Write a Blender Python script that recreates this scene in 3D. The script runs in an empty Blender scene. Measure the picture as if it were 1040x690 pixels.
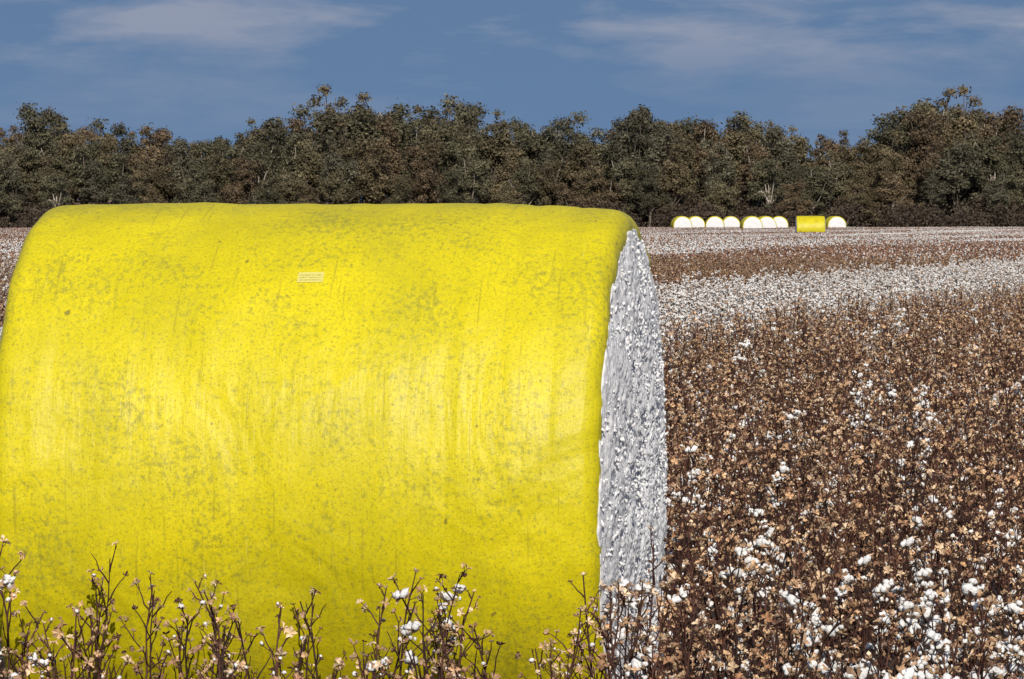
import bpy, math, random
import numpy as np
from mathutils import Vector, Matrix, noise, Euler

random.seed(5); rng=np.random.default_rng(5)
sc=bpy.context.scene
F=5900.0; CAMH=2.25
THETA=math.radians(8.2)
BR=1.165; BL=2.45
BX,BY=-0.715,24.0

# ------------------------------------------------------------------ helpers
def new_mat(name):
    m=bpy.data.materials.new(name); m.use_nodes=True
    nt=m.node_tree; b=nt.nodes['Principled BSDF']
    return m,nt,b
def N(nt,t,**kw):
    n=nt.nodes.new(t)
    for k,v in kw.items(): setattr(n,k,v)
    return n
def ramp(nt,fac,stops):
    r=N(nt,'ShaderNodeValToRGB')
    e=r.color_ramp.elements
    while len(e)<len(stops): e.new(0.5)
    for i,(p,c) in enumerate(stops):
        e[i].position=p
        e[i].color=c if len(c)==4 else (*c,1)
    nt.links.new(fac,r.inputs[0]); return r
def mixc(nt,fac,a,b,mode='MIX'):
    m=N(nt,'ShaderNodeMix',data_type='RGBA',blend_type=mode)
    for s,v in ((0,fac),(6,a),(7,b)):
        if hasattr(v,'is_output'): nt.links.new(v,m.inputs[s])
        else: m.inputs[s].default_value = v if s==0 else ((*v,1) if len(v)==3 else v)
    return m.outputs[2]
def mathn(nt,op,a,b=None,c=None):
    m=N(nt,'ShaderNodeMath',operation=op)
    for i,v in enumerate((a,b,c)):
        if v is None: continue
        if hasattr(v,'is_output'): nt.links.new(v,m.inputs[i])
        else: m.inputs[i].default_value=v
    return m.outputs[0]
def noisetex(nt,vec,scale,detail=4,rough=.55,dist=0):
    n=N(nt,'ShaderNodeTexNoise'); n.inputs['Scale'].default_value=scale
    n.inputs['Detail'].default_value=detail; n.inputs['Roughness'].default_value=rough
    n.inputs['Distortion'].default_value=dist
    if vec is not None: nt.links.new(vec,n.inputs['Vector'])
    return n.outputs['Fac']
def mapping(nt,vec,scale=(1,1,1),loc=(0,0,0)):
    m=N(nt,'ShaderNodeMapping'); m.inputs['Scale'].default_value=scale; m.inputs['Location'].default_value=loc
    nt.links.new(vec,m.inputs['Vector']); return m.outputs[0]
def link_obj(name,data,parent=None,coll=None):
    o=bpy.data.objects.new(name,data)
    (coll or sc.collection).objects.link(o)
    if parent: o.parent=parent
    return o

class MB:
    def __init__(s): s.v=[];s.f=[];s.c=[];s.m=[];s.sm=[]
    def add(s,vs,fs,col,mi=0,smooth=False):
        b=len(s.v); s.v.extend(vs); s.c.extend([col]*len(vs))
        for f in fs: s.f.append(tuple(i+b for i in f)); s.m.append(mi); s.sm.append(smooth)
    def mesh(s,name,mats):
        me=bpy.data.meshes.new(name); me.from_pydata([tuple(v) for v in s.v],[],s.f)
        for m in mats: me.materials.append(m)
        me.polygons.foreach_set('material_index',s.m); me.polygons.foreach_set('use_smooth',s.sm)
        a=me.color_attributes.new('Col','FLOAT_COLOR','POINT')
        arr=np.ones((len(s.v),4),dtype=np.float32); arr[:,:3]=np.array(s.c,dtype=np.float32)[:,:3]
        a.data.foreach_set('color',arr.ravel()); me.update(); return me

# ------------------------------------------------------------------ materials
def attr_mat(name,rough,bump=0,bscale=60,vary=0.25,spec=.2):
    m,nt,b=new_mat(name)
    at=N(nt,'ShaderNodeAttribute',attribute_name='Col')
    oi=N(nt,'ShaderNodeObjectInfo')
    v=mathn(nt,'MULTIPLY_ADD',oi.outputs['Random'],vary,1-vary/2)
    vm=N(nt,'ShaderNodeVectorMath',operation='SCALE'); nt.links.new(at.outputs['Color'],vm.inputs[0]); nt.links.new(v,vm.inputs['Scale'])
    nt.links.new(vm.outputs[0],b.inputs['Base Color'])
    b.inputs['Roughness'].default_value=rough
    b.inputs['Specular IOR Level'].default_value=spec
    if bump:
        tc=N(nt,'ShaderNodeTexCoord'); nf=noisetex(nt,tc.outputs['Object'],bscale,2)
        bn=N(nt,'ShaderNodeBump'); bn.inputs['Strength'].default_value=bump; bn.inputs['Distance'].default_value=.01
        nt.links.new(nf,bn.inputs['Height']); nt.links.new(bn.outputs[0],b.inputs['Normal'])
    return m
M_stalk=attr_mat('dry_stalk',.75)
M_burr=attr_mat('dry_burr',.5,spec=.3,vary=.35)
M_lint=attr_mat('cotton_lint',.95,.6,130,vary=.12)
M_leaf=attr_mat('eucalypt_leaf',.6,vary=.5)
M_bark=attr_mat('eucalypt_bark',.8)

# ------------------------------------------------------------------ world + sun
SUN_EL=math.radians(34); SUN_AZ=math.radians(176)   # azimuth from +Y clockwise
sd=Vector((math.sin(SUN_AZ)*math.cos(SUN_EL),math.cos(SUN_AZ)*math.cos(SUN_EL),math.sin(SUN_EL)))
w=bpy.data.worlds.new('World'); sc.world=w; w.use_nodes=True
nt=w.node_tree; bg=nt.nodes['Background']
tc=N(nt,'ShaderNodeTexCoord')
off=N(nt,'ShaderNodeVectorMath',operation='ADD'); off.inputs[1].default_value=(0,0,.42)
nt.links.new(tc.outputs['Generated'],off.inputs[0])
nr=N(nt,'ShaderNodeVectorMath',operation='NORMALIZE'); nt.links.new(off.outputs[0],nr.inputs[0])
sky=N(nt,'ShaderNodeTexSky',sky_type='NISHITA'); sky.sun_disc=False
sky.sun_elevation=SUN_EL; sky.sun_rotation=SUN_AZ; sky.air_density=1.0; sky.dust_density=1.0; sky.ozone_density=1.5
nt.links.new(nr.outputs[0],sky.inputs[0])
tint=mixc(nt,1.0,sky.outputs[0],(1.0,1.07,1.10),'MULTIPLY')
c1=noisetex(nt,mapping(nt,tc.outputs['Generated'],(26,26,120),(3.1,0,.3)),1.6,7,.6,.2)
c2=noisetex(nt,mapping(nt,tc.outputs['Generated'],(18,18,75),(4.6,5,2.2)),1.0,2,.5)
sep=N(nt,'ShaderNodeSeparateXYZ'); nt.links.new(tc.outputs['Generated'],sep.inputs[0])
el=N(nt,'ShaderNodeMapRange',interpolation_type='SMOOTHSTEP'); nt.links.new(sep.outputs[2],el.inputs[0])
el.inputs[1].default_value=.021; el.inputs[2].default_value=.034; el.inputs[3].default_value=.28; el.inputs[4].default_value=1
cm=ramp(nt,mathn(nt,'ADD',mathn(nt,'MULTIPLY',c2,.5),mathn(nt,'MULTIPLY',c1,.5)),[(.46,(0,0,0)),(.61,(1,1,1))])
cf=mathn(nt,'MULTIPLY',mathn(nt,'MULTIPLY',cm.outputs[0],el.outputs[0]),.65)
cc=mixc(nt,cf,tint,(4.5,4.7,5.7))
nt.links.new(cc,bg.inputs[0]); bg.inputs[1].default_value=.080
sl=bpy.data.lights.new('sun','SUN'); sl.energy=4.4; sl.angle=math.radians(.5); sl.color=(1,.93,.82)
so=link_obj('sun',sl); so.rotation_euler=sd.to_track_quat('Z','Y').to_euler(); so.location=(0,0,60)

# ------------------------------------------------------------------ camera
cam=bpy.data.cameras.new('camera'); cam.sensor_width=36; cam.lens=F/1040*36; cam.clip_end=6000; cam.clip_start=.5
co=link_obj('camera',cam); co.location=(0,0,CAMH)
co.rotation_euler=(math.radians(90)-math.atan((345-220)/F),0,0); sc.camera=co
sc.view_settings.view_transform='Standard'; sc.view_settings.look='None'; sc.view_settings.exposure=0

# ------------------------------------------------------------------ picked / unpicked pattern (rows run 11 deg right of +Y)
DX,DY=.19,.982
def u_of(x,y): return x*DY-y*DX
def lint_prob(x,y):
    u=u_of(x,y); n=noise.noise(Vector((x*.12,y*.03,0)))*.8
    n2=noise.noise(Vector((x*.5,y*.25,7)))
    n3=noise.noise(Vector((u*.35,(x*DX+y*DY)*.012,3)))
    if u>-2.75+n*.3 and y<45: return .68+.4*n2
    if u>-3.9 and y<36: return .16+.4*n2
    if -19.8<u+n<-12.6: return 1.0
    if -64<u<-36: return max(.03,.18+.7*n3)
    if -100<u<=-64: return max(.03,.08+.7*n3)
    if -36<=u<=-19.8: return .02
    return .03+max(0,n2-.12)*.30
# ------------------------------------------------------------------ ground
m,nt,b=new_mat('field_soil')
tc=N(nt,'ShaderNodeTexCoord')
n1=noisetex(nt,tc.outputs['Object'],1.3,8,.7)
n2=noisetex(nt,tc.outputs['Object'],14,5,.7)
r=ramp(nt,n1,[(.3,(.030,.017,.012)),(.55,(.055,.032,.022)),(.8,(.085,.055,.038))])
r2=ramp(nt,n2,[(.3,(.5,.5,.5)),(.7,(1,1,1))])
nt.links.new(mixc(nt,1.0,r.outputs[0],r2.outputs[0],'MULTIPLY'),b.inputs['Base Color']); b.inputs['Roughness'].default_value=.95
bn=N(nt,'ShaderNodeBump'); bn.inputs['Distance'].default_value=.05; nt.links.new(n2,bn.inputs['Height']); nt.links.new(bn.outputs[0],b.inputs['Normal'])
g=bpy.data.meshes.new('ground'); g.from_pydata([(-3000,-1000,0),(3000,-1000,0),(3000,5000,0),(-3000,5000,0)],[],[(0,1,2,3)]); g.materials.append(m)
link_obj('ground',g)

# ------------------------------------------------------------------ cotton plant prototypes
def basis(d):
    d=d.normalized(); a=Vector((0,0,1)) if abs(d.z)<.9 else Vector((1,0,0))
    x=d.cross(a).normalized(); return x,d.cross(x).normalized(),d
def tube(mb,pts,r0,r1,col,n=3):
    vs=[];fs=[];L=len(pts)
    for i,p in enumerate(pts):
        d=(pts[min(i+1,L-1)]-pts[max(i-1,0)])
        x,y,_=basis(d); r=r0+(r1-r0)*i/(L-1)
        for k in range(n):
            a=k*2*math.pi/n; vs.append(p+x*math.cos(a)*r+y*math.sin(a)*r)
    for i in range(L-1):
        for k in range(n):
            fs.append((i*n+k,i*n+(k+1)%n,(i+1)*n+(k+1)%n,(i+1)*n+k))
    mb.add(vs,fs,col,0,True)
def burr(mb,R,p,d,s,col,mi=1):
    x,y,z=basis(d); n=R.choice((4,4,5)); a0=R.uniform(0,6.28); opn=R.uniform(.10,.95)
    for k in range(n):
        a=a0+k*2*math.pi/n+R.uniform(-.25,.25)
        o=x*math.cos(a)+y*math.sin(a); t=-x*math.sin(a)+y*math.cos(a)
        L=s*R.uniform(.8,1.2); w_=s*R.uniform(.24,.38); op=min(1,max(0,opn+R.uniform(-.2,.2)))
        m1=p+o*L*.5+z*L*(.25); tip=p+o*L*(.50+.6*op)+z*L*(.9-1.0*op); q=R.uniform(.55,1.2)
        mb.add([p,m1+t*w_+z*L*.16,m1-z*L*.08,m1-t*w_+z*L*.16,tip],[(0,2,1),(0,3,2),(1,2,4),(2,3,4)],
               tuple(c*q for c in col),mi,False)
import bmesh
def ico(sub):
    bm=bmesh.new(); bmesh.ops.create_icosphere(bm,subdivisions=sub,radius=1)
    v=np.array([q.co[:] for q in bm.verts]); f=[tuple(i.index for i in q.verts) for q in bm.faces]; bm.free(); return v,f
ICO2=ico(2); ICO1=ico(1)
def lump(mb,R,p,s,col,mi=2,ic=None,stretch=None):
    v,f=ic or ICO2
    o=R.uniform(0,99); q=Euler((R.uniform(0,6),R.uniform(0,6),R.uniform(0,6))).to_matrix()
    st=stretch or (R.uniform(.8,1.35),R.uniform(.7,1.1),R.uniform(.65,1.0))
    vs=[]
    for c in v:
        c=Vector(c); k=1+.55*noise.noise(c*1.6+Vector((o,o,o)))+.4*noise.noise(c*4+Vector((o,0,0)))
        c=Vector((c.x*st[0],c.y*st[1],c.z*st[2]))*k*s
        vs.append(p+q@c)
    mb.add(vs,f,col,mi,True)
def boll(mb,R,p,d,s):
    x,y,z=basis(d)
    w0=R.uniform(.66,.78)
    for k in range(4):
        a=k*1.57+R.uniform(-.4,.4)
        lump(mb,R,p+(x*math.cos(a)+y*math.sin(a))*s*.6+z*s*R.uniform(.1,.9),s*R.uniform(.40,.66),(w0,w0*.99,w0*.985))
    for k in range(R.randint(0,3)): lump(mb,R,p+Vector((R.uniform(-.5,.5),R.uniform(-.5,.5),-R.uniform(.7,1.6)))*s,s*R.uniform(.2,.4),(w0,w0*.98,w0*.96),2,ICO1)
    burr(mb,R,p-z*s*.3,d,s*1.6,(.42,.27,.16))
STALK=[(.050,.021,.015),(.072,.031,.022),(.095,.045,.031),(.038,.019,.015)]
def plant(seed,lint,big=1.0):
    R=random.Random(seed); mb=MB()
    H=R.uniform(.74,1.0); sw=Vector((R.uniform(-.12,.12),R.uniform(-.12,.12),0))
    sc0=R.choice(STALK)
    def scol(): 
        k=R.uniform(.7,1.3); return (sc0[0]*k,sc0[1]*k,sc0[2]*k)
    npt=7; pts=[Vector((0,0,0))]
    for i in range(1,npt):
        t=i/(npt-1); pts.append(Vector((sw.x*t*t+R.uniform(-.012,.012),sw.y*t*t+R.uniform(-.012,.012),H*t)))
    tube(mb,pts,.0080,.0026,scol(),4)
    def at(t):
        f=t*(npt-1); i=min(int(f),npt-2); return pts[i].lerp(pts[i+1],f-i)
    az=R.uniform(0,6.28); t=.12
    tips=[(pts[-1],Vector((0,0,1)))]
    while t<.97:
        az+=2.4+R.uniform(-.4,.4)
        p=at(t); Lb=(.34-.25*t)*R.uniform(.5,1.2); el=R.uniform(.65,1.2)
        nseg=4; q=[p]; cur=p
        for j in range(nseg):
            a=az+R.uniform(-.6,.6); e=min(1.5,el+R.uniform(-.25,.3))
            d=Vector((math.cos(a)*math.cos(e),math.sin(a)*math.cos(e),math.sin(e)))
            cur=cur+d*Lb/nseg; q.append(cur)
            if j<nseg-1 and R.random()<.5: 
                dd=(d+Vector((R.uniform(-1,1),R.uniform(-1,1),R.uniform(-.2,.8)))).normalized()
                e1=cur+dd*R.uniform(.01,.035); tube(mb,[cur,e1],.0022,.0016,scol())
                tips.append((e1,dd))
        tube(mb,q,.0044,.0018,scol()); tips.append((cur,d))
        t+=R.uniform(.045,.085)
    for p,d in tips:
        if p.z<.3 and R.random()<.8: continue
        dd=(d+Vector((R.uniform(-.7,.7),R.uniform(-.7,.7),R.uniform(-.4,.5)))).normalized()
        if R.random()<lint: boll(mb,R,p,dd,R.uniform(.017,.029)*big)
        elif R.random()<.72:
            k=R.random()
            if k<.42: col=(.55,.355,.205)
            elif k<.66: col=(.33,.18,.100)
            elif k<.80: col=(.68,.50,.33)
            else: col=(.12,.060,.038)
            burr(mb,R,p,dd,R.uniform(.015,.028),col)
            if R.random()<.07: lump(mb,R,p+dd*.012,R.uniform(.006,.013),(.75,.73,.71),2,ICO1)
    for _ in range(R.randint(1,4)):
        p=at(R.uniform(.2,.95))+Vector((R.uniform(-.14,.14),R.uniform(-.14,.14),R.uniform(-.05,.05)))
        burr(mb,R,p,Vector((R.uniform(-1,1),R.uniform(-1,1),R.uniform(-1,1))),R.uniform(.012,.022),(.25,.14,.09))
    return mb
mats3=[M_stalk,M_burr,M_lint]
C_near=bpy.data.collections.new('cotton_plants')
NP,NM,NW,NV=12,4,8,5
k=0
for i in range(NP): link_obj('cotton_plant_a%02d'%k,plant(100+i,0.0).mesh('cotton_plant',mats3),coll=C_near); k+=1
for i in range(NM): link_obj('cotton_plant_a%02d'%k,plant(200+i,.06).mesh('cotton_plant',mats3),coll=C_near); k+=1
for i in range(NW): link_obj('cotton_plant_a%02d'%k,plant(300+i,.70).mesh('cotton_plant',mats3),coll=C_near); k+=1
for i in range(NV): link_obj('cotton_plant_a%02d'%k,plant(400+i,.27,1.12).mesh('cotton_plant',mats3),coll=C_near); k+=1

# ------------------------------------------------------------------ instancer
def instancer(name,coll,pts,rots,scl,idx):
    me=bpy.data.meshes.new(name); me.from_pydata(pts,[],[])
    a=me.attributes.new('rot','FLOAT_VECTOR','POINT'); a.data.foreach_set('vector',np.array(rots,dtype=np.float32).ravel())
    a=me.attributes.new('scl','FLOAT_VECTOR','POINT'); a.data.foreach_set('vector',np.array(scl,dtype=np.float32).ravel())
    a=me.attributes.new('idx','INT','POINT'); a.data.foreach_set('value',np.array(idx,dtype=np.int32))
    o=link_obj(name,me)
    ng=bpy.data.node_groups.new(name+'_scatter','GeometryNodeTree')
    ng.interface.new_socket('Geometry',in_out='INPUT',socket_type='NodeSocketGeometry')
    ng.interface.new_socket('Geometry',in_out='OUTPUT',socket_type='NodeSocketGeometry')
    gi=ng.nodes.new('NodeGroupInput'); go=ng.nodes.new('NodeGroupOutput')
    ci=ng.nodes.new('GeometryNodeCollectionInfo'); ci.inputs['Collection'].default_value=coll
    ci.inputs['Separate Children'].default_value=True; ci.inputs['Reset Children'].default_value=True
    ip=ng.nodes.new('GeometryNodeInstanceOnPoints'); ip.inputs['Pick Instance'].default_value=True
    def na(n,t):
        q=ng.nodes.new('GeometryNodeInputNamedAttribute'); q.data_type=t; q.inputs['Name'].default_value=n
        return [s for s in q.outputs if s.enabled and s.name=='Attribute'][0]
    e=ng.nodes.new('FunctionNodeEulerToRotation')
    ng.links.new(na('rot','FLOAT_VECTOR'),e.inputs[0])
    ng.links.new(gi.outputs[0],ip.inputs['Points']); ng.links.new(ci.outputs[0],ip.inputs['Instance'])
    ng.links.new(na('idx','INT'),ip.inputs['Instance Index']); ng.links.new(e.outputs[0],ip.inputs['Rotation'])
    ng.links.new(na('scl','FLOAT_VECTOR'),ip.inputs['Scale']); ng.links.new(ip.outputs[0],go.inputs[0])
    md=o.modifiers.new('scatter','NODES'); md.node_group=ng
    return o

pts=[];rots=[];scl=[];idx=[]
ct,st=math.cos(THETA),math.sin(THETA)
R=random.Random(11)
NEAR_END=200
u=-60.0
while u<30:
    v=5.0
    while v<NEAR_END+20:
        x=u*DY+v*DX; y=-u*DX+v*DY
        v+=R.uniform(.09,.19) if y<45 else (R.uniform(.13,.27) if y<100 else R.uniform(.22,.42))
        if y<13.5 or y>NEAR_END: continue
        hw=.095*y+1.6
        if abs(x)>hw: continue
        x+=R.gauss(0,.12); y+=R.gauss(0,.07)
        lx=(x-BX)*ct-(y-BY)*st; ly=(x-BX)*st+(y-BY)*ct
        if abs(lx)<1.36 and abs(ly)<1.05: continue
        p=lint_prob(x,y); r_=R.random()
        s=R.uniform(.82,1.10)
        front=x<.45 and y<BY
        if front:
            p=.03; s*=.94
            if ly>-4.6 and R.random()<.22: continue
        if r_<p: i=NP+NM+(R.randrange(NW) if y>45 else NW+R.randrange(NV) if R.random()<.85 else R.randrange(NW))
        elif r_<p+.22: i=NP+R.randrange(NM)
        else: i=R.randrange(NP)
        pts.append((x,y,0)); rots.append((R.gauss(0,.10),R.gauss(0,.10),R.uniform(0,6.28))); scl.append((s*1.0,s*1.0,s)); idx.append(i)
    u+=.76
print('near plants',len(pts))
instancer('cotton_field',C_near,pts,rots,scl,idx)

C_far=bpy.data.collections.new('cotton_patches')
def patch(seed,lint):
    r=np.random.default_rng(seed); V=[];Fc=[];C=[]; Mi=[]
    n=1100
    for i in range(n):
        isl=r.random()<lint
        x,y=r.uniform(-1.6,1.6,2); x=round(x/.76)*.76+r.normal(0,.17)
        z=r.uniform(.3,.93) if not isl else r.uniform(.45,.93)
        c=np.array((x,y,z)); b0=len(V)
        if isl:
            s=r.uniform(.03,.048)
            for d in ((1,0,0),(-1,0,0),(0,1,0),(0,-1,0),(0,0,1),(0,0,-1)): V.append(c+np.array(d)*s*r.uniform(.8,1.2))
            for f in ((0,2,4),(2,1,4),(1,3,4),(3,0,4),(2,0,5),(1,2,5),(3,1,5),(0,3,5)): Fc.append(tuple(b0+q for q in f)); Mi.append(2)
            C+= [(.70,.69,.68)]*6
        else:
            s=r.uniform(.025,.05); a=r.normal(0,1,3); a/=np.linalg.norm(a); b_=np.cross(a,r.normal(0,1,3)); b_/=np.linalg.norm(b_)
            V+= [c+a*s,c+b_*s*.7,c-a*s,c-b_*s*.7]; Fc.append((b0,b0+1,b0+2,b0+3)); Mi.append(1)
            k=r.choice(3,p=(.30,.35,.35)); C+=[((.42,.25,.16),(.22,.12,.078),(.085,.042,.030))[k]]*4
    for i in range(320):
        x,y=r.uniform(-1.6,1.6,2); x=round(x/.76)*.76+r.normal(0,.1); h=r.uniform(.6,.98); b0=len(V); a=r.uniform(0,3.14); dx,dy=math.cos(a)*.012,math.sin(a)*.012
        V+= [np.array((x-dx,y-dy,0)),np.array((x+dx,y+dy,0)),np.array((x+r.normal(0,.07),y,h))]; Fc.append((b0,b0+1,b0+2)); Mi.append(0); C+=[(.065,.030,.022)]*3
    mb=MB(); mb.v=V; mb.f=Fc; mb.c=C; mb.m=Mi; mb.sm=[False]*len(Fc); return mb
levels=[.015,.015,.10,.25,.45,.7]
for i,l in enumerate(levels): link_obj('cotton_patch_a%02d'%i,patch(i+50,l).mesh('cotton_patch',mats3),coll=C_far)
pts=[];rots=[];scl=[];idx=[]
u=-185.0
ang=-math.atan2(DX,DY)
while u<40:
    v=NEAR_END-10
    while v<760:
        x=u*DY+v*DX; y=-u*DX+v*DY; v+=3.0
        if y<NEAR_END-3 or y>735 or abs(x)>.095*y+8: continue
        p=lint_prob(x,y)+R.uniform(-.05,.05)
        i=min(range(1,6),key=lambda q:abs(levels[q]-p))
        pts.append((x,y,R.uniform(-.06,.03))); rots.append((0,0,ang+(math.pi if R.random()<.5 else 0))); scl.append((1,1,R.uniform(.93,1.05))); idx.append(i)
    u+=3.04
print('patches',len(pts))
instancer('distant_cotton_field',C_far,pts,rots,scl,idx)

# ------------------------------------------------------------------ cotton bale
m,nt,b=new_mat('yellow_wrap'); M_wrap=m
uv=N(nt,'ShaderNodeUVMap',uv_map='UVMap').outputs[0]
big=noisetex(nt,uv,1.6,6,.65)
base=ramp(nt,big,[(.3,(.53,.455,.004)),(.5,(.64,.54,.005)),(.7,(.75,.625,.007))]).outputs[0]
g0=noisetex(nt,mapping(nt,uv,(1,.75,1),(2,2,0)),75,6,.75)
base=mixc(nt,mathn(nt,'MULTIPLY',ramp(nt,g0,[(.42,(0,0,0)),(.62,(1,1,1))]).outputs[0],.55),base,(.44,.40,.012))
g1=noisetex(nt,mapping(nt,uv,(1,.85,1)),40,6,.72,.2)
g2=noisetex(nt,mapping(nt,uv,(1,1,1),(5,2,0)),2.6,5,.6)
gm=ramp(nt,mathn(nt,'ADD',mathn(nt,'MULTIPLY',g2,.34),mathn(nt,'MULTIPLY',g1,.76)),[(.565,(0,0,0)),(.665,(1,1,1))])
base=mixc(nt,mathn(nt,'MULTIPLY',gm.outputs[0],.72),base,(.28,.265,.03))
g4=noisetex(nt,mapping(nt,uv,(1.4,.6,1),(1,7,0)),2.2,7,.7,.5)
base=mixc(nt,mathn(nt,'MULTIPLY',ramp(nt,g4,[(.52,(0,0,0)),(.72,(1,1,1))]).outputs[0],.40),base,(.40,.36,.025))
g3=noisetex(nt,mapping(nt,uv,(1,1,1),(1,8,0)),95,3,.6)
gm3=ramp(nt,g3,[(.58,(0,0,0)),(.66,(1,1,1))])
base=mixc(nt,mathn(nt,'MULTIPLY',gm3.outputs[0],.6),base,(.20,.17,.02))
g5=noisetex(nt,mapping(nt,uv,(1,.8,1),(11,8,0)),16,2,.5)
base=mixc(nt,mathn(nt,'MULTIPLY',ramp(nt,g5,[(.735,(0,0,0)),(.76,(1,1,1))]).outputs[0],.7),base,(.14,.12,.03))
s1=noisetex(nt,mapping(nt,uv,(45,1.7,1)),1.0,4,.6)
sm=ramp(nt,s1,[(.61,(0,0,0)),(.68,(1,1,1))])
s2=noisetex(nt,mapping(nt,uv,(70,2.1,1),(9,3,0)),1.0,3,.6)
sm2=ramp(nt,s2,[(.67,(0,0,0)),(.73,(1,1,1))])
base=mixc(nt,mathn(nt,'MULTIPLY',sm.outputs[0],.48),base,(.30,.26,.02))
base=mixc(nt,mathn(nt,'MULTIPLY',sm2.outputs[0],.32),base,(.75,.68,.22))
nt.links.new(base,b.inputs['Base Color'])
b.inputs['Roughness'].default_value=.46; b.inputs['Specular IOR Level'].default_value=.30
bh1=noisetex(nt,mapping(nt,uv,(9,1.2,1)),1.0,5,.6,.3)
bh2=noisetex(nt,uv,45,4,.6)
bh3=noisetex(nt,mapping(nt,uv,(2.2,1.6,1)),1.0,3,.5,.6)
h=mathn(nt,'ADD',mathn(nt,'ADD',mathn(nt,'MULTIPLY',bh1,.7),mathn(nt,'MULTIPLY',bh2,.14)),mathn(nt,'MULTIPLY',bh3,3.0))
bn=N(nt,'ShaderNodeBump'); bn.inputs['Strength'].default_value=.6; bn.inputs['Distance'].default_value=.024
nt.links.new(h,bn.inputs['Height']); nt.links.new(bn.outputs[0],b.inputs['Normal'])
# lint
m,nt,b=new_mat('packed_lint'); M_pack=m
tc=N(nt,'ShaderNodeTexCoord')
a1=noisetex(nt,tc.outputs['Object'],26,7,.75,.5); a2=noisetex(nt,tc.outputs['Object'],110,5,.75)
c=ramp(nt,a1,[(.28,(.48,.475,.475)),(.46,(.73,.73,.745)),(.8,(.82,.82,.835))]).outputs[0]
tr=ramp(nt,noisetex(nt,tc.outputs['Object'],130,2,.5),[(.66,(0,0,0)),(.72,(1,1,1))])
c=mixc(nt,mathn(nt,'MULTIPLY',tr.outputs[0],.6),c,(.28,.19,.13))
nt.links.new(c,b.inputs['Base Color']); b.inputs['Roughness'].default_value=1; b.inputs['Specular IOR Level'].default_value=.05
bn=N(nt,'ShaderNodeBump'); bn.inputs['Distance'].default_value=.006; bn.inputs['Strength'].default_value=.6
nt.links.new(mathn(nt,'ADD',a1,mathn(nt,'MULTIPLY',a2,.5)),bn.inputs['Height']); nt.links.new(bn.outputs[0],b.inputs['Normal'])

def bale_wrap_mesh(NA,seed,detail=True):
    prof=[]
    e=.08; lip=.02
    for k in range(5): prof.append((-BL/2, -e-lip+lip*k/5))
    for k in range(8):
        a=math.pi/2*k/7; prof.append((-BL/2+e-e*math.cos(a), -e+e*math.sin(a)))
    nm=90 if detail else 14
    for k in range(1,nm): prof.append((-BL/2+e+(BL-2*e)*k/nm,0))
    for k in range(8):
        a=math.pi/2*k/7; prof.append((BL/2-e+e*math.sin(a), -e+e*math.cos(a)))
    for k in range(1,6): prof.append((BL/2, -e-lip*k/5))
    vs=[];fs=[];uvs=[]
    P=len(prof); sl_=[0]
    for i in range(1,P): sl_.append(sl_[-1]+math.hypot(prof[i][0]-prof[i-1][0],prof[i][1]-prof[i-1][1]))
    for i,(x,ro) in enumerate(prof):
        for j in range(NA):
            a=2*math.pi*j/NA
            ca,sa=math.cos(a),math.sin(a)
            r=BR+ro
            n=noise.noise(Vector((x*1.1+seed,ca*1.3,sa*1.3)))*.014
            n+=noise.noise(Vector((x*5+seed,ca*1.1,sa*1.1)))*.006
            n+=noise.noise(Vector((x*14+seed,ca*2,sa*2)))*.0025
            for hx,hw_,hd in ((.62,.02,.004),(.83,.03,.006),(1.02,.025,.006)): n-=hd*math.exp(-((x-hx)/hw_)**2)*(1+noise.noise(Vector((hx,ca*2,sa*2))))
            tp=max(0,(x-(BL/2-.55))/.55); n-=.026*tp**1.6
            tp=max(0,(-x-(BL/2-.25))/.25); n-=.012*tp**2
            if abs(x)>BL/2-.14: n+=noise.noise(Vector((seed,ca*9,sa*9)))*.005
            r+=n
            z=r*ca
            if z<-BR+.05: z=-BR+.05+(z+BR-.05)*.25
            vs.append((x+ (noise.noise(Vector((seed+4,ca*5,sa*5)))*.010 if abs(x)>BL/2-.1 else 0),-r*sa,z+BR-.03))
    for i in range(P-1):
        for j in range(NA):
            j2=(j+1)%NA
            fs.append((i*NA+j,i*NA+j2,(i+1)*NA+j2,(i+1)*NA+j)); uvs+= [(sl_[i],j*2*math.pi*BR/NA),(sl_[i],(j+1)*2*math.pi*BR/NA),(sl_[i+1],(j+1)*2*math.pi*BR/NA),(sl_[i+1],j*2*math.pi*BR/NA)]
    me=bpy.data.meshes.new('wrap'); me.from_pydata(vs,[],fs)
    l=me.uv_layers.new(name='UVMap'); l.data.foreach_set('uv',np.array(uvs,dtype=np.float32).ravel())
    me.polygons.foreach_set('use_smooth',[True]*len(fs)); me.materials.append(M_wrap); me.update(); return me
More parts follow.
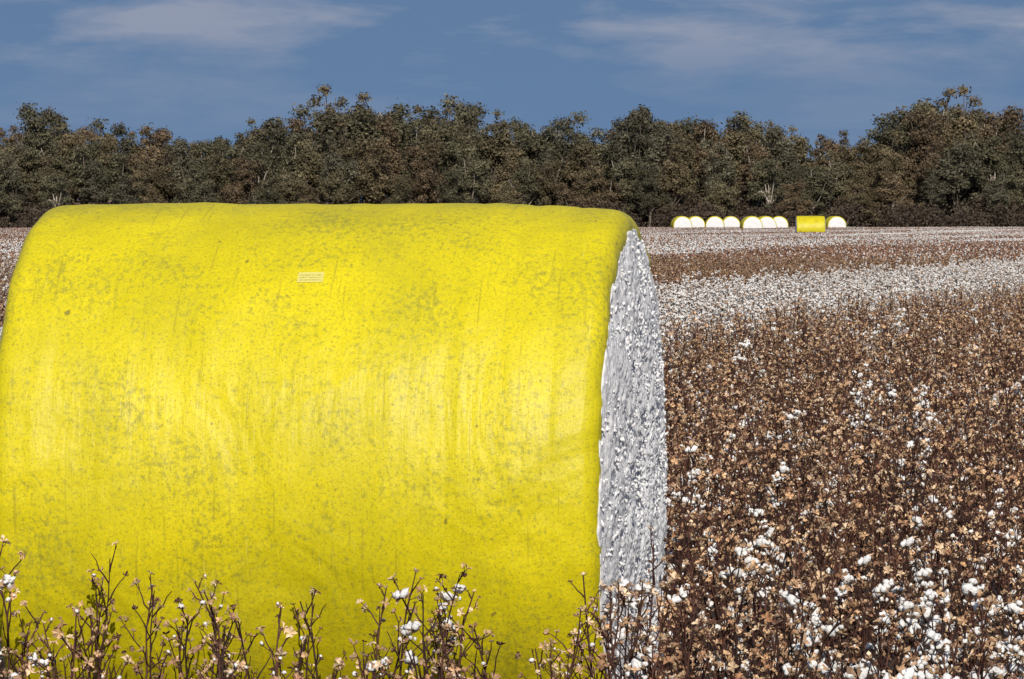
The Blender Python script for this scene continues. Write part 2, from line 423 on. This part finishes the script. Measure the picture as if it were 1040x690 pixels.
def bale_face_mesh(NR,NA,seed,lumps):
    vs=[];fs=[]
    RR=BR-.078
    for i in range(NR+1):
        q=i/NR; r=RR*q
        for j in range(NA):
            a=2*math.pi*j/NA; y,z=r*math.sin(a),r*math.cos(a)
            bul=.050*(1-q**6)
            p=Vector((seed,y,z))
            n=noise.noise(p*3)*.024+noise.noise(p*9)*.014+noise.noise(p*24)*.008+noise.noise(p*55)*.006+noise.noise(p*110)*.004
            k=1+ .010*noise.noise(p*14)
            zz=z*k+BR-.05
            vs.append((bul+n*(1-.4*q**4)+.010-(.03 if i==NR else 0),y*k,zz))
    for i in range(NR):
        for j in range(NA):
            j2=(j+1)%NA; fs.append((i*NA+j,(i+1)*NA+j,(i+1)*NA+j2,i*NA+j2))
    R=random.Random(seed); base=len(vs); mb=MB()
    for _ in range(lumps):
        q=R.random()**.5*.985
        a=R.uniform(0,6.283); r=RR*q*1.0
        s=R.uniform(.003,.010)
        lump(mb,R,Vector((.050*(1-min(q,1)**6)+R.uniform(.002,.014),r*math.sin(a),r*math.cos(a)+BR-.05)),s,(1,1,1),0,ICO1,(R.uniform(1,2.2),1,.6))
    vs+= [tuple(v) for v in mb.v]; fs+= [tuple(i+base for i in f) for f in mb.f]
    me=bpy.data.meshes.new('end_cotton'); me.from_pydata(vs,[],fs); me.polygons.foreach_set('use_smooth',[True]*len(fs)); me.materials.append(M_pack); me.update(); return me
W_hi=bale_wrap_mesh(320,3.3); Fc_hi=bale_face_mesh(190,760,2,3000)
W_lo=bale_wrap_mesh(64,7.7,False); Fc_lo=bale_face_mesh(20,80,5,60)
def bale(x,y,rot,W,Fm,z=0):
    e=bpy.data.objects.new('cotton_bale',None); sc.collection.objects.link(e); e.location=(x,y,z); e.rotation_euler=(0,0,rot)
    link_obj('wrap',W,e)
    f=link_obj('end_cotton',Fm,e); f.location=(BL/2-.015,0,0)
    f=link_obj('end_cotton',Fm,e); f.location=(-BL/2+.015,0,0); f.rotation_euler=(0,0,math.pi)
    return e
main=bale(BX,BY,-THETA,W_hi,Fc_hi,.002)
m,nt,b=new_mat('label_paper')
uv=N(nt,'ShaderNodeUVMap',uv_map='UVMap').outputs[0]
s=N(nt,'ShaderNodeSeparateXYZ'); nt.links.new(uv,s.inputs[0])
lines=mathn(nt,'GREATER_THAN',mathn(nt,'SINE',mathn(nt,'MULTIPLY',s.outputs[1],26.0)),.1)
tx=mathn(nt,'GREATER_THAN',noisetex(nt,mapping(nt,uv,(30,4,1)),1,2),.47)
inn=mathn(nt,'MULTIPLY',mathn(nt,'LESS_THAN',mathn(nt,'ABSOLUTE',mathn(nt,'SUBTRACT',s.outputs[0],.5)),.44),mathn(nt,'LESS_THAN',mathn(nt,'ABSOLUTE',mathn(nt,'SUBTRACT',s.outputs[1],.5)),.38))
nt.links.new(mixc(nt,mathn(nt,'MULTIPLY',inn,mathn(nt,'MULTIPLY',lines,tx)),(.64,.58,.16),(.38,.33,.05)),b.inputs['Base Color']); b.inputs['Roughness'].default_value=.5
vs=[];fs=[];uvs=[]
lx0=.022; a_c=math.radians(42)
for i in range(7):
    for j in range(9):
        x=lx0+(.105)*(j/8-.5); a=a_c+(.060/BR)*(i/6-.5)
        ca,sa=math.cos(a),math.sin(a)
        n=noise.noise(Vector((x*1.1+3.3,ca*1.3,sa*1.3)))*.014+noise.noise(Vector((x*5+3.3,ca*1.1,sa*1.1)))*.006+noise.noise(Vector((x*14+3.3,ca*2,sa*2)))*.0025
        r=BR+n+.002; vs.append((x,-r*sa,r*ca+BR-.03))
for i in range(6):
    for j in range(8):
        fs.append((i*9+j,i*9+j+1,(i+1)*9+j+1,(i+1)*9+j)); uvs+=[(j/8,i/6),((j+1)/8,i/6),((j+1)/8,(i+1)/6),(j/8,(i+1)/6)]
me=bpy.data.meshes.new('label'); me.from_pydata(vs,[],fs); l=me.uv_layers.new(name='UVMap'); l.data.foreach_set('uv',np.array(uvs,dtype=np.float32).ravel()); me.materials.append(m)
link_obj('label',me,main)
def at_px(px,d): return (px-520)/F*d
for px,d,rot in ((692,690,-1.46),(706,705,-1.52),(726,700,-1.60),(742,712,-1.55),(763,650,-1.48),(777,662,-1.44),(791,705,-1.60),(823,500,.0),(848,690,-1.42)):
    bale(at_px(px,d),d,rot,W_lo,Fc_lo,.0)

# ------------------------------------------------------------------ trees
C_tree=bpy.data.collections.new('eucalypt_trees')
def tree(seed,H,tone):
    R=random.Random(seed); r=np.random.default_rng(seed); mb=MB()
    bark=R.choice(((.16,.13,.105),(.38,.33,.28),(.10,.08,.065)))
    th=H*R.uniform(.25,.45); lean=Vector((R.uniform(-.8,.8),R.uniform(-.8,.8),0))
    top=Vector((0,0,th))+lean
    tube(mb,[Vector((0,0,0)),Vector((lean.x*.3,lean.y*.3,th*.5)),top],.30,.20,bark,7)
    clumps=[]; wd=R.uniform(.75,1.15)
    for k in range(R.randint(9,13)):
        a=R.uniform(0,6.28); hh=R.uniform(.45,.93); sp=wd*R.uniform(.03,.25)*H*(1.3-hh*.7); hh*=H
        end=Vector((math.cos(a)*sp,math.sin(a)*sp,hh)); st_=top.lerp(Vector((0,0,th*.5)),R.random()*.5)
        mid=st_.lerp(end,.5)+Vector((R.uniform(-.6,.6),R.uniform(-.6,.6),R.uniform(-.3,.8)))
        tube(mb,[st_,mid,end],.13,.04,bark,5)
        for j in range(R.randint(4,6)):
            q=mid.lerp(end,R.uniform(.0,1.05)); o=Vector((R.gauss(0,1),R.gauss(0,1),R.gauss(0,.8)))*H*.048
            c=q+o; rad=H*R.uniform(.038,.088); clumps.append((c,rad)); tube(mb,[q,c],.05,.02,bark,3)
    for k in range(R.randint(6,11)):
        a=R.uniform(0,6.28); c=Vector((math.cos(a),math.sin(a),0))*H*R.uniform(.05,.24)+Vector((0,0,H*R.uniform(.15,.55))); clumps.append((c,H*R.uniform(.05,.09)))
        tube(mb,[Vector((lean.x*.4,lean.y*.4,c.z*.6)),c],.05,.02,bark,3)
    V=[];C=[]
    for c,rad in clumps:
        n=int(250*(rad/(14*.08))**2)+20
        d=r.normal(0,1,(n,3)); d/=np.linalg.norm(d,axis=1)[:,None]
        f1,f2=R.uniform(0,6),R.uniform(0,6)
        rr=rad*(r.random(n)**.45)*(1+.25*np.sin(d[:,0]*4+f1)*np.cos(d[:,2]*4+f2)+r.normal(0,.14,n)); p=np.array(c)+d*rr[:,None]*np.array((1.1,1.1,.85))
        nn=d*1.0+np.array((0,0,.3))+r.normal(0,.5,(n,3)); nn/=np.linalg.norm(nn,axis=1)[:,None]
        t=np.cross(nn,r.normal(0,1,(n,3))); t/=np.linalg.norm(t,axis=1)[:,None]; b_=np.cross(nn,t)
        s=r.uniform(.08,.22,n)[:,None]
        q=np.stack([p+t*s,p+b_*s*.6,p-t*s,p-b_*s*.6],1).reshape(-1,3)
        kk=R.uniform(.7,1.3); col=np.array(tone)*kk*(r.uniform(.75,1.3,n)[:,None])
        V.append(q); C.append(np.repeat(col,4,0))
    V=np.concatenate(V); C=np.concatenate(C); b0=len(mb.v); nf=len(V)//4
    mb.v=[tuple(q) for q in mb.v]+V.tolist(); mb.c+= C.tolist()
    mb.f+= [(b0+4*i,b0+4*i+1,b0+4*i+2,b0+4*i+3) for i in range(nf)]; mb.m+=[1]*nf; mb.sm+=[False]*nf
    return mb
tones=[(.110,.086,.048),(.090,.082,.048),(.122,.088,.052),(.084,.077,.050),(.104,.088,.050)]
NT=14
for i in range(NT):
    link_obj('eucalypt_a%02d'%i,tree(900+i,14,tones[i%5]).mesh('eucalypt',[M_bark,M_leaf]),coll=C_tree)
prof=[(-200,120),(0,114),(60,107),(100,122),(140,128),(200,127),(290,118),(320,101),(360,86),(392,95),(412,107),(440,102),(465,92),(492,102),(512,127),(560,115),(600,130),(620,111),(660,98),(700,108),(740,112),(780,123),(830,128),(875,136),(895,118),(925,93),(960,78),(985,98),(1010,110),(1040,112),(1240,120)]
def ptop(px): return float(np.interp(px,[a for a,_ in prof],[b for _,b in prof]))
pts=[];rots=[];scl=[];idx=[]
R=random.Random(77)
D0=760
for rowi,(dy,fac,step) in enumerate(((0,.50,7.0),(5,.70,5.4),(12,.86,4.8),(20,.98,4.4),(29,1.0,4.2),(42,.97,4.2))):
    x=-115.0+R.uniform(0,3)
    while x<115:
        d=D0+dy+R.uniform(-2.5,2.5); px=520+x/d*F
        hpx=CAMH*F/d+(219-ptop(px)); H=hpx*d/F
        k=fac*(R.uniform(.84,1.04))*1.05
        s=H*k/14
        pts.append((x,d,0)); rots.append((0,0,R.uniform(0,6.28))); wv=R.uniform(.85,1.15)*max(s,.7); scl.append((wv,wv,s)); idx.append(R.randrange(NT))
        x+=step*R.uniform(.6,1.4)
instancer('distant_tree_line',C_tree,pts,rots,scl,idx)
C_sh=bpy.data.collections.new('shrubs')
for i in range(4):
    r=np.random.default_rng(40+i); n=1300
    d=r.normal(0,1,(n,3)); d/=np.linalg.norm(d,axis=1)[:,None]; p=d*(r.random(n)**.4)[:,None]*np.array((2.4,1.6,1.9))*(1+.4*np.sin(d[:,0]*6+i)*np.cos(d[:,2]*5))[:,None]+np.array((0,0,1.6))
    nn=r.normal(0,1,(n,3)); nn/=np.linalg.norm(nn,axis=1)[:,None]; t=np.cross(nn,r.normal(0,1,(n,3))); t/=np.linalg.norm(t,axis=1)[:,None]; b_=np.cross(nn,t)
    s=r.uniform(.09,.22,n)[:,None]; q=np.stack([p+t*s,p+b_*s*.6,p-t*s,p-b_*s*.6],1).reshape(-1,3)
    mb=MB(); mb.v=q.tolist(); mb.c=np.repeat(np.array((.070,.052,.038))*r.uniform(.7,1.3,n)[:,None],4,0).tolist(); mb.f=[(4*k,4*k+1,4*k+2,4*k+3) for k in range(n)]; mb.m=[0]*n; mb.sm=[False]*n
    link_obj('shrub_a%02d'%i,mb.mesh('shrub',[M_leaf]),coll=C_sh)
pts=[];rots=[];scl=[];idx=[]
for rr_ in range(5):
    x=-115
    while x<115:
        s=R.uniform(.5,1.2)*(1+.2*rr_); pts.append((x,D0-3+rr_*6+R.uniform(-2,2),0)); rots.append((0,0,R.uniform(0,6.28))); scl.append((s,s,s)); idx.append(R.randrange(4)); x+=R.uniform(1.6,3.6)
instancer('undergrowth',C_sh,pts,rots,scl,idx)
